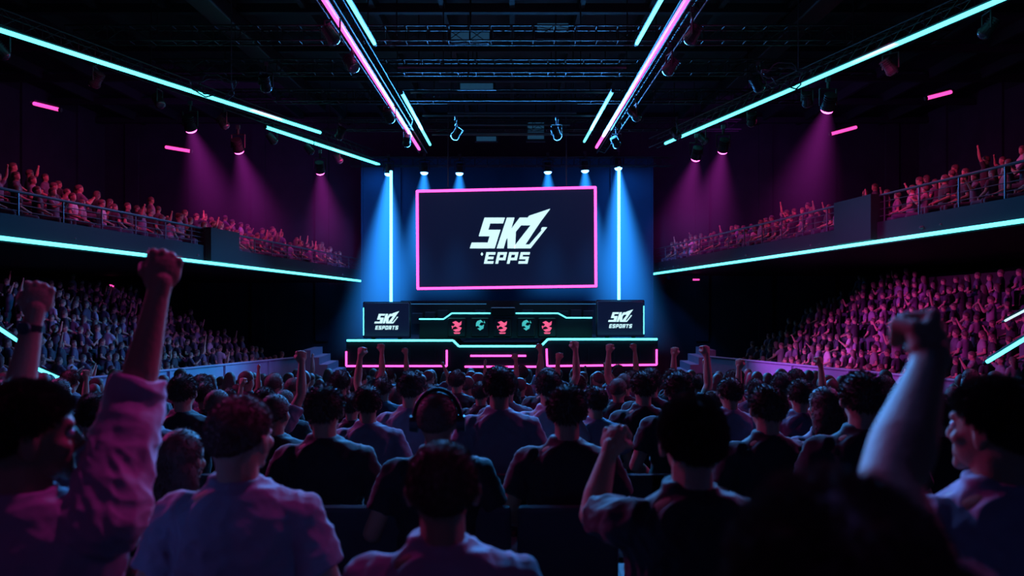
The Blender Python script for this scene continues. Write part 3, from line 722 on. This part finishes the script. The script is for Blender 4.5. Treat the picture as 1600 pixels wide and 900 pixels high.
truss((-2.95,10,zT),(-2.95,25.5,zT),.26,'black truss carrying the left magenta tube',hang=True)
truss((2.95,10,zT),(2.95,25.5,zT),.26,'black truss carrying the right magenta tube',hang=True)
truss((-9.6,11,zT),(-4.9,26.5,zT),.28,'black truss along the upper left cyan tube',hang=True)
truss((8.2,10,zT),(4.5,24.5,zT),.28,'black truss along the upper right cyan tube',hang=True)
truss((-9,15.6,CZ+5.2),(9,15.6,CZ+5.2),.3,'nearest black truss crossing the ceiling from side to side',hang=True)
truss((-8.5,18.2,CZ+5.3),(8.5,18.2,CZ+5.3),.3,'second nearest black truss crossing the ceiling from side to side',hang=True)
truss((-8,20.5,CZ+5.2),(8,20.5,CZ+5.2),.3,'third nearest black truss crossing the ceiling from side to side',hang=True)
truss((-7,23.6,CZ+5.1),(7,23.6,CZ+5.1),.3,'farthest black truss crossing the ceiling in front of the stage',hang=True)
truss((-5.6,26.7,CZ+4.5),(5.6,26.7,CZ+4.5),.3,'black truss above the big screen carrying blue spotlights',hang=True)
for i,Y in enumerate((16.8,17.9,18.9,20.0,21.4,22.6,24.0)):
    t=thing('catwalk_pipe',f'{ordn(i)} nearest grey pipe crossing between the two short cyan tubes','pipe',V((-2.6,Y,CZ+4.9)))
    w=2.5 if i%2==0 else 1.7
    B().tube((-w,Y,CZ+4.9),(w,Y,CZ+4.9),.035).build('pipe',K['metal2'],t)
    for x in(-w*.6,w*.6): B().tube((x,Y,CZ+4.9),(x,Y,CH),.014).build('hanger',K['metal'],t)
    if i%2==1: B().tube((-w,Y+.25,CZ+4.7),(w,Y+.25,CZ+4.7),.025).build('lower_pipe',K['metal2'],t)
for i,(x,w,h,z,lb) in enumerate([(-6.3,.5,.35,6.0,'square dark air duct along the ceiling, far left'),(6.4,.5,.35,6.0,'square dark air duct along the ceiling, far right')]):
    t=thing('air_duct',lb,'duct',V((x,18,CZ+z))); B().box((x,18,CZ+z),(w,14,h),bev=.03).build('duct_body',K['metal'],t)
    for yy in(13,22): B().tube((x,yy,CZ+z),(x,yy,CH),.02).build('hanger',K['metal'],t)
for i,(x0,y0,x1,y1,Y) in enumerate([(700,50,770,70,16.5),(835,-20,892,62,19),(822,188,852,222,25.5),(742,213,778,222,25.5),(715,130,775,142,20)]):
    c=(P(x0,y0,Y)+P(x1,y1,Y))/2; w=(x1-x0)/F*Y; hh=(y1-y0)/F*Y; hh=abs(hh)
    t=thing('ceiling_panel',['wide flat panel hanging at top centre','tall bluish panel leaving the top of the frame','small bluish upright panel above the screen, right one','small flat panel above the screen, left one','flat dark panel behind the pipes'][i],'panel',c)
    B().box(c,(w,.12,hh)).build('housing',K['metal2'],t); B().box(c+V((0,-.07,0)),(w*.85,.03,hh*.75)).build('diffuser',K['panel'],t)
    B().tube(c+V((0,0,hh/2)),V((c.x,c.y,CH+.05)),.02).build('hanger',K['metal'],t)
for nm,px,py,Y in(('left',335,135,15.2),('right',1225,118,14.2)):
    c=P(px,py,Y); pts=[]
    for i in range(61):
        a=i/60*2*PI*2.5; r=.33+.07*math.sin(a*2.3)+.04*math.sin(a*5); pts.append(c+V((r*1.15*math.cos(a),.1*math.sin(a*1.7),r*.55*math.sin(a)+.03*math.sin(a*7))))
    b=B().path(pts,.014); b.tube(pts[3],V((pts[3].x,pts[3].y,CH-.2)),.01)
    tag(b.build('cable_coil',K['metal2'],loc=c),f'tangled loop of cable hanging from the {nm} truss','cable')
# ------------------------------------------------------------ fixtures
def beammat(name,c,S,L,R,p1=1.3,p2=1.6):  # emissive volume: the beam's glow in haze is painted into the shader
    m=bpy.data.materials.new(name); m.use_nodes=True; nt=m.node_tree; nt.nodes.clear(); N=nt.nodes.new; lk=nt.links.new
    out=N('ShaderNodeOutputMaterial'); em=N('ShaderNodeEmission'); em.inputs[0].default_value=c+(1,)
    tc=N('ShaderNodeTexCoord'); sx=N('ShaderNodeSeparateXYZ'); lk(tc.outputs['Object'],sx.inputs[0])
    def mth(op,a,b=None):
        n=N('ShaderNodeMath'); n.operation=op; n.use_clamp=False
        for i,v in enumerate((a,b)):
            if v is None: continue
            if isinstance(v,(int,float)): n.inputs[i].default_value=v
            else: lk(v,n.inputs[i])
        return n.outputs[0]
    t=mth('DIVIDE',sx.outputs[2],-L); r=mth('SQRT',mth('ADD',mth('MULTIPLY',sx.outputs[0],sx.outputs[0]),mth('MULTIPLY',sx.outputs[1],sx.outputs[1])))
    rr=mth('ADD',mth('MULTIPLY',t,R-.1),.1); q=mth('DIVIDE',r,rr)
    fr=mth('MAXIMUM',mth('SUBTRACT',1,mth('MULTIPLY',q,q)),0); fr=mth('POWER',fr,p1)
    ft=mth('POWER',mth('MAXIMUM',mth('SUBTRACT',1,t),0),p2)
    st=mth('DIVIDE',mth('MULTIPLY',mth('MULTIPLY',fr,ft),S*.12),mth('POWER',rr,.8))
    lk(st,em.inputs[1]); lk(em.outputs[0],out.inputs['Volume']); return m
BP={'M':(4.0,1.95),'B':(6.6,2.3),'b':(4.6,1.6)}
BM={'M':beammat('painted_beam_magenta',(.60,.035,.58),2.1,*BP['M'],3.4,1.6),'B':beammat('painted_beam_blue',(.02,.28,1.0),22,*BP['B'],3.0,1.1),'b':beammat('painted_beam_blue_short',(.02,.28,1.0),18,*BP['b'],2.6,1.2)}
def fixture(pos,aim,kind,label,group=None,energy=0,size=1.0,spot=.6):
    t=thing('stage_spotlight',label,'spotlight',pos,group); d=(V(aim)-V(pos)).normalized(); q=(-d).to_track_quat('Z','Y'); rm=q.to_matrix().to_4x4()@M.Scale(size,4)
    b=B(); b.tube((0,0,.22),(0,0,-.02),.085,.115,n=16); b.tube((0,0,-.02),(0,0,-.07),.125,.125,n=16)
    for z in(.08,.12,.16,.2): b.tube((0,0,z),(0,0,z+.015),.115,n=16)
    bmesh.ops.transform(b.bm,matrix=rm,verts=b.bm.verts); hd=b.build('head',K['metal'],t,False)
    b=B(); b.ell((0,0,-.072),(.115,.115,.075)); bmesh.ops.transform(b.bm,matrix=rm,verts=b.bm.verts); b.build('lens',K['lens'+kind.upper()],hd,False,True)
    b=B(); s=size; b.path([V((-.15,0,0))*s,V((-.15,0,.3))*s,V((.15,0,.3))*s,V((.15,0,0))*s],.016*s); b.tube((0,0,.3*s),(0,0,.45*s),.03*s); b.build('yoke',K['metal'],t,False)
    b=B(); b.box((0,0,.47*s),(.08*s,.06*s,.09*s)); b.build('clamp',K['metal2'],t,False)
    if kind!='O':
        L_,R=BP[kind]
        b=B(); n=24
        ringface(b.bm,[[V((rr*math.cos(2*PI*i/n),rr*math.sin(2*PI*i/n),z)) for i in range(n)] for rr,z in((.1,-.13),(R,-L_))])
        o=b.build('painted_light_beam',BM[kind],None,False); o.location=pos; o.rotation_mode='QUATERNION'; o.rotation_quaternion=q  # self-glowing cone mesh imitating a beam; the spot below does the lighting
        tag(o,'glowing cone painted as hazy beam from the '+label.replace(' above',' over'),'painted light beam',kind='stuff')
        l=bpy.data.lights.new('spot','SPOT'); l.energy=energy; l.color=(1,.06,.45) if kind=='M' else (.03,.36,1); l.spot_size=spot; l.spot_blend=.9; l.shadow_soft_size=.06
        lo=bpy.data.objects.new('lamp',l); col.objects.link(lo); lo.parent=t; lo.rotation_mode='QUATERNION'; lo.rotation_quaternion=q; lo.location=d*.2*size
    return t
for px,py,Y,ax,ay,lb in[(297,197,18,345,360,'magenta spotlight on the left truss, nearest of three'),(372,231,20,410,370,'magenta spotlight on the left truss, middle of three'),(500,265,23,515,400,'magenta spotlight on the left truss, closest to the stage'),
  (1294,165,16,1245,350,'magenta spotlight on the right, brightest and nearest'),(1130,231,20,1105,370,'magenta spotlight on the right, middle of three'),(1088,243,21,1060,380,'magenta spotlight on the right, closest to the stage')]:
    p=P(px,py,Y); fixture(p,P(ax,ay,Y+2.0),'M',lb,energy=220,size=1.15,spot=.8)
for px,py,lb,e in[(607,268,'blue spotlight above left vertical neon tube',1),(663,266,'blue spotlight above top left corner of the screen',.5),(718,267,'blue spotlight above the screen, second from its left corner',.5),(856,265,'blue spotlight above the screen, left one of right pair',.5),(914,263,'blue spotlight above top right corner of the screen',.5),(966,259,'blue spotlight above right vertical neon tube',1)]:
    p=P(px,py,26.7); a=P(px+(px-788)*.05,470,26.7); fixture(p,a,'B' if e==1 else 'b',lb,energy=(1000 if e==1 else 200),size=1.15,spot=.9)
first=None
offs=[(-8.9,13.4),(-8.3,15.3),(-7.8,17.0),(-7.2,19.2),(-6.6,21.2),(-6.0,22.8),(-5.5,24.4),(7.6,12.3),(7.1,14.4),(6.5,16.9),(5.9,18.9),(5.3,21.2),(-2.95,12.6),(-2.95,14.2),(-2.95,18.5),(-2.95,21.5),(2.95,12.6),(2.95,14.4),(2.95,18.3),(2.95,21.7),(-5,15.6),(5,15.6),(-1.5,20.5),(1.2,20.5),(-4.6,20.5),(4.4,20.5)]
for x,y in offs:
    p=V((x,y,CZ+4.17)); 
    if first is None: first=fixture(p,p+V((.6,.8,-1.2)),'O','unlit black spotlight hanging from a ceiling truss','unlit spotlights on the trusses',size=.95)
    else: dup(first,p,random.uniform(-2,2),None,'unlit black spotlight hanging from a ceiling truss','unlit spotlights on the trusses')
# ------------------------------------------------------------ added lamps without fixtures
def area(loc,aim,e,c,sz,sy=None,spread=None):
    l=bpy.data.lights.new('area','AREA'); l.energy=e; l.color=c; l.size=sz
    if sy: l.shape='RECTANGLE'; l.size_y=sy
    if spread: l.spread=spread
    o=bpy.data.objects.new('added_light',l); col.objects.link(o); o.location=loc; o.rotation_mode='QUATERNION'; o.rotation_quaternion=(V(loc)-V(aim)).to_track_quat('Z','Y'); return o  # unseen area lamp added for fill
def spotl(loc,aim,e,c,ang,r=.3,bl=.8):
    l=bpy.data.lights.new('spot','SPOT'); l.energy=e; l.color=c; l.spot_size=ang; l.spot_blend=bl; l.shadow_soft_size=r
    o=bpy.data.objects.new('added_light',l); col.objects.link(o); o.location=loc; o.rotation_mode='QUATERNION'; o.rotation_quaternion=(V(loc)-V(aim)).to_track_quat('Z','Y'); return o  # unseen spot added to brighten its target
MG=(1,.06,.55); BL=(.05,.36,1)
area((0,22,CZ+4.2),(0,8,CZ-1.5),1400,BL,6,1.5,spread=1.7)
area((0,10,CZ+3.8),(0,3,CZ-.8),400,BL,6,.6,spread=1.8)
area((-4.9,27.0,CZ+4.3),(-4.9,27.9,CZ+1),30,(.02,.34,1),.6,.6)
area((4.1,27.0,CZ+4.3),(4.1,27.9,CZ+1),30,(.02,.34,1),.6,.6)
area((0,25.3,CZ+.2),(0,23.5,CZ-2),70,(.05,.4,1),8,1)
spotl((-3.5,23,CZ+3.6),(-7.0,29,CZ+.6),700,(.02,.28,1),.8,bl=1)
spotl((3.2,23,CZ+3.6),(6.6,29,CZ+.6),700,(.02,.28,1),.8,bl=1)
area((-6.5,8.5,CZ+2.8),(-1.5,2.5,CZ-.5),240,MG,.8)
area((6.5,8.5,CZ+2.8),(1.5,2.5,CZ-.5),130,MG,.8)
spotl((.6,3.4,CZ+3.6),(-1.05,1.85,CZ-.45),260,(1,.06,.60),.42,.12)  # added spots on the nearest people start here, no fixtures behind them
spotl((-.8,4.4,CZ+3.0),(.55,1.1,CZ-.12),110,(.02,.26,1),.34,.12)
spotl((.3,3.2,CZ+2.2),(.27,.66,CZ-.22),160,(.3,.22,1),.24,.15)
spotl((-.3,-.5,CZ+.75),(.27,.62,CZ-.25),2.2,(.5,.14,.9),.32,.05)
spotl((.2,4.6,CZ+3.4),(1.2,1.9,CZ-.45),150,(.14,.34,1),.34,.12)
spotl((-2.2,-1.0,CZ+2.2),(-.95,1.9,CZ-.5),9,(1,.12,.8),.55,.2)
spotl((-.6,-1.2,CZ+2.2),(-.2,1.8,CZ-.55),3.5,(1,.10,.6),.5,.2)
# side stands: added spots for patchy light, aimed below the balconies
spotl((2,13,CZ+1.2),(-10.5,17,CZ-1.0),1500,(.25,.20,1),.55)
spotl((2,22,CZ+1.0),(-9.5,18,CZ-1.2),5600,(.04,.40,1),.60)
spotl((3,17,CZ+1.2),(-8.3,21.5,CZ-1.4),1700,(.6,.14,1),.40)
spotl((3,12,CZ+1.0),(-11.5,18.5,CZ-.3),1300,(1,.06,.5),.24)
spotl((-2,12,CZ+1.2),(10.2,17.5,CZ-.8),5600,(.95,.05,.60),.55)
spotl((-2,16,CZ+1.2),(8.2,20.5,CZ-1.3),8500,(.95,.07,.78),.42)
spotl((-2,24,CZ+1.0),(9.5,18.5,CZ-1.0),1800,(.30,.18,1),.60)
# barrier and steps
spotl((-1,16,CZ+3.5),(-7.6,20.5,CZ-2.2),900,(.14,.42,1),.5)
spotl((1,16,CZ+3.5),(7.4,20.5,CZ-2.2),900,(.14,.42,1),.5)
spotl((-3,22,CZ+3.5),(-6.2,25.5,CZ-2.6),260,(.08,.36,1),.6)
# balconies
for s in(-1,1):
    for (xx,yy,e) in((6.3,14,50),(5.8,19,56),(4.8,24,50)):
        area((s*xx,yy,CZ+4.0),(s*(xx+3.0),yy+1.5,CZ+1.4),e,(1,.03,.24),1.2,spread=1.9)
area((-8,22,CZ+4.4),(-10.5,29,CZ+1.5),95,(.62,.05,.8),2)
area((7,22,CZ+4.4),(9.5,29,CZ+1.5),95,(.62,.05,.8),2)
area((-11,16,CZ+5),(-15,18,CZ+2),24,(.7,.05,.6),2)
area((11,16,CZ+5),(15,18,CZ+2),24,(.7,.05,.6),2)
spotl((-4.6,12,CZ+2.5),(-3.6,13.5,CZ+4.6),110,(1,.06,.5),1.1)
spotl((4.6,12,CZ+2.5),(3.6,13.5,CZ+4.6),110,(1,.06,.5),1.1)
area((0,18,CZ+1.5),(0,18,CZ+7),16,(.04,.35,.5),8,8)  # added up-light to make the ceiling beams visible
w=bpy.data.worlds.new('World'); bpy.context.scene.world=w; w.use_nodes=True; w.node_tree.nodes['Background'].inputs[0].default_value=(.10,.25,.6,1); w.node_tree.nodes['Background'].inputs[1].default_value=.004
# ------------------------------------------------------------ camera
cd=bpy.data.cameras.new('Camera'); cam=bpy.data.objects.new('Camera',cd); col.objects.link(cam); cam.location=(0,0,CZ); cam.rotation_euler=(PI/2,0,0)
cd.lens=27; cd.sensor_width=36; cd.shift_y=5/1600; cd.clip_start=.05
cd.dof.use_dof=True; cd.dof.focus_distance=9; cd.dof.aperture_fstop=2.4
bpy.context.scene.camera=cam
bpy.context.scene.view_settings.view_transform='Standard'
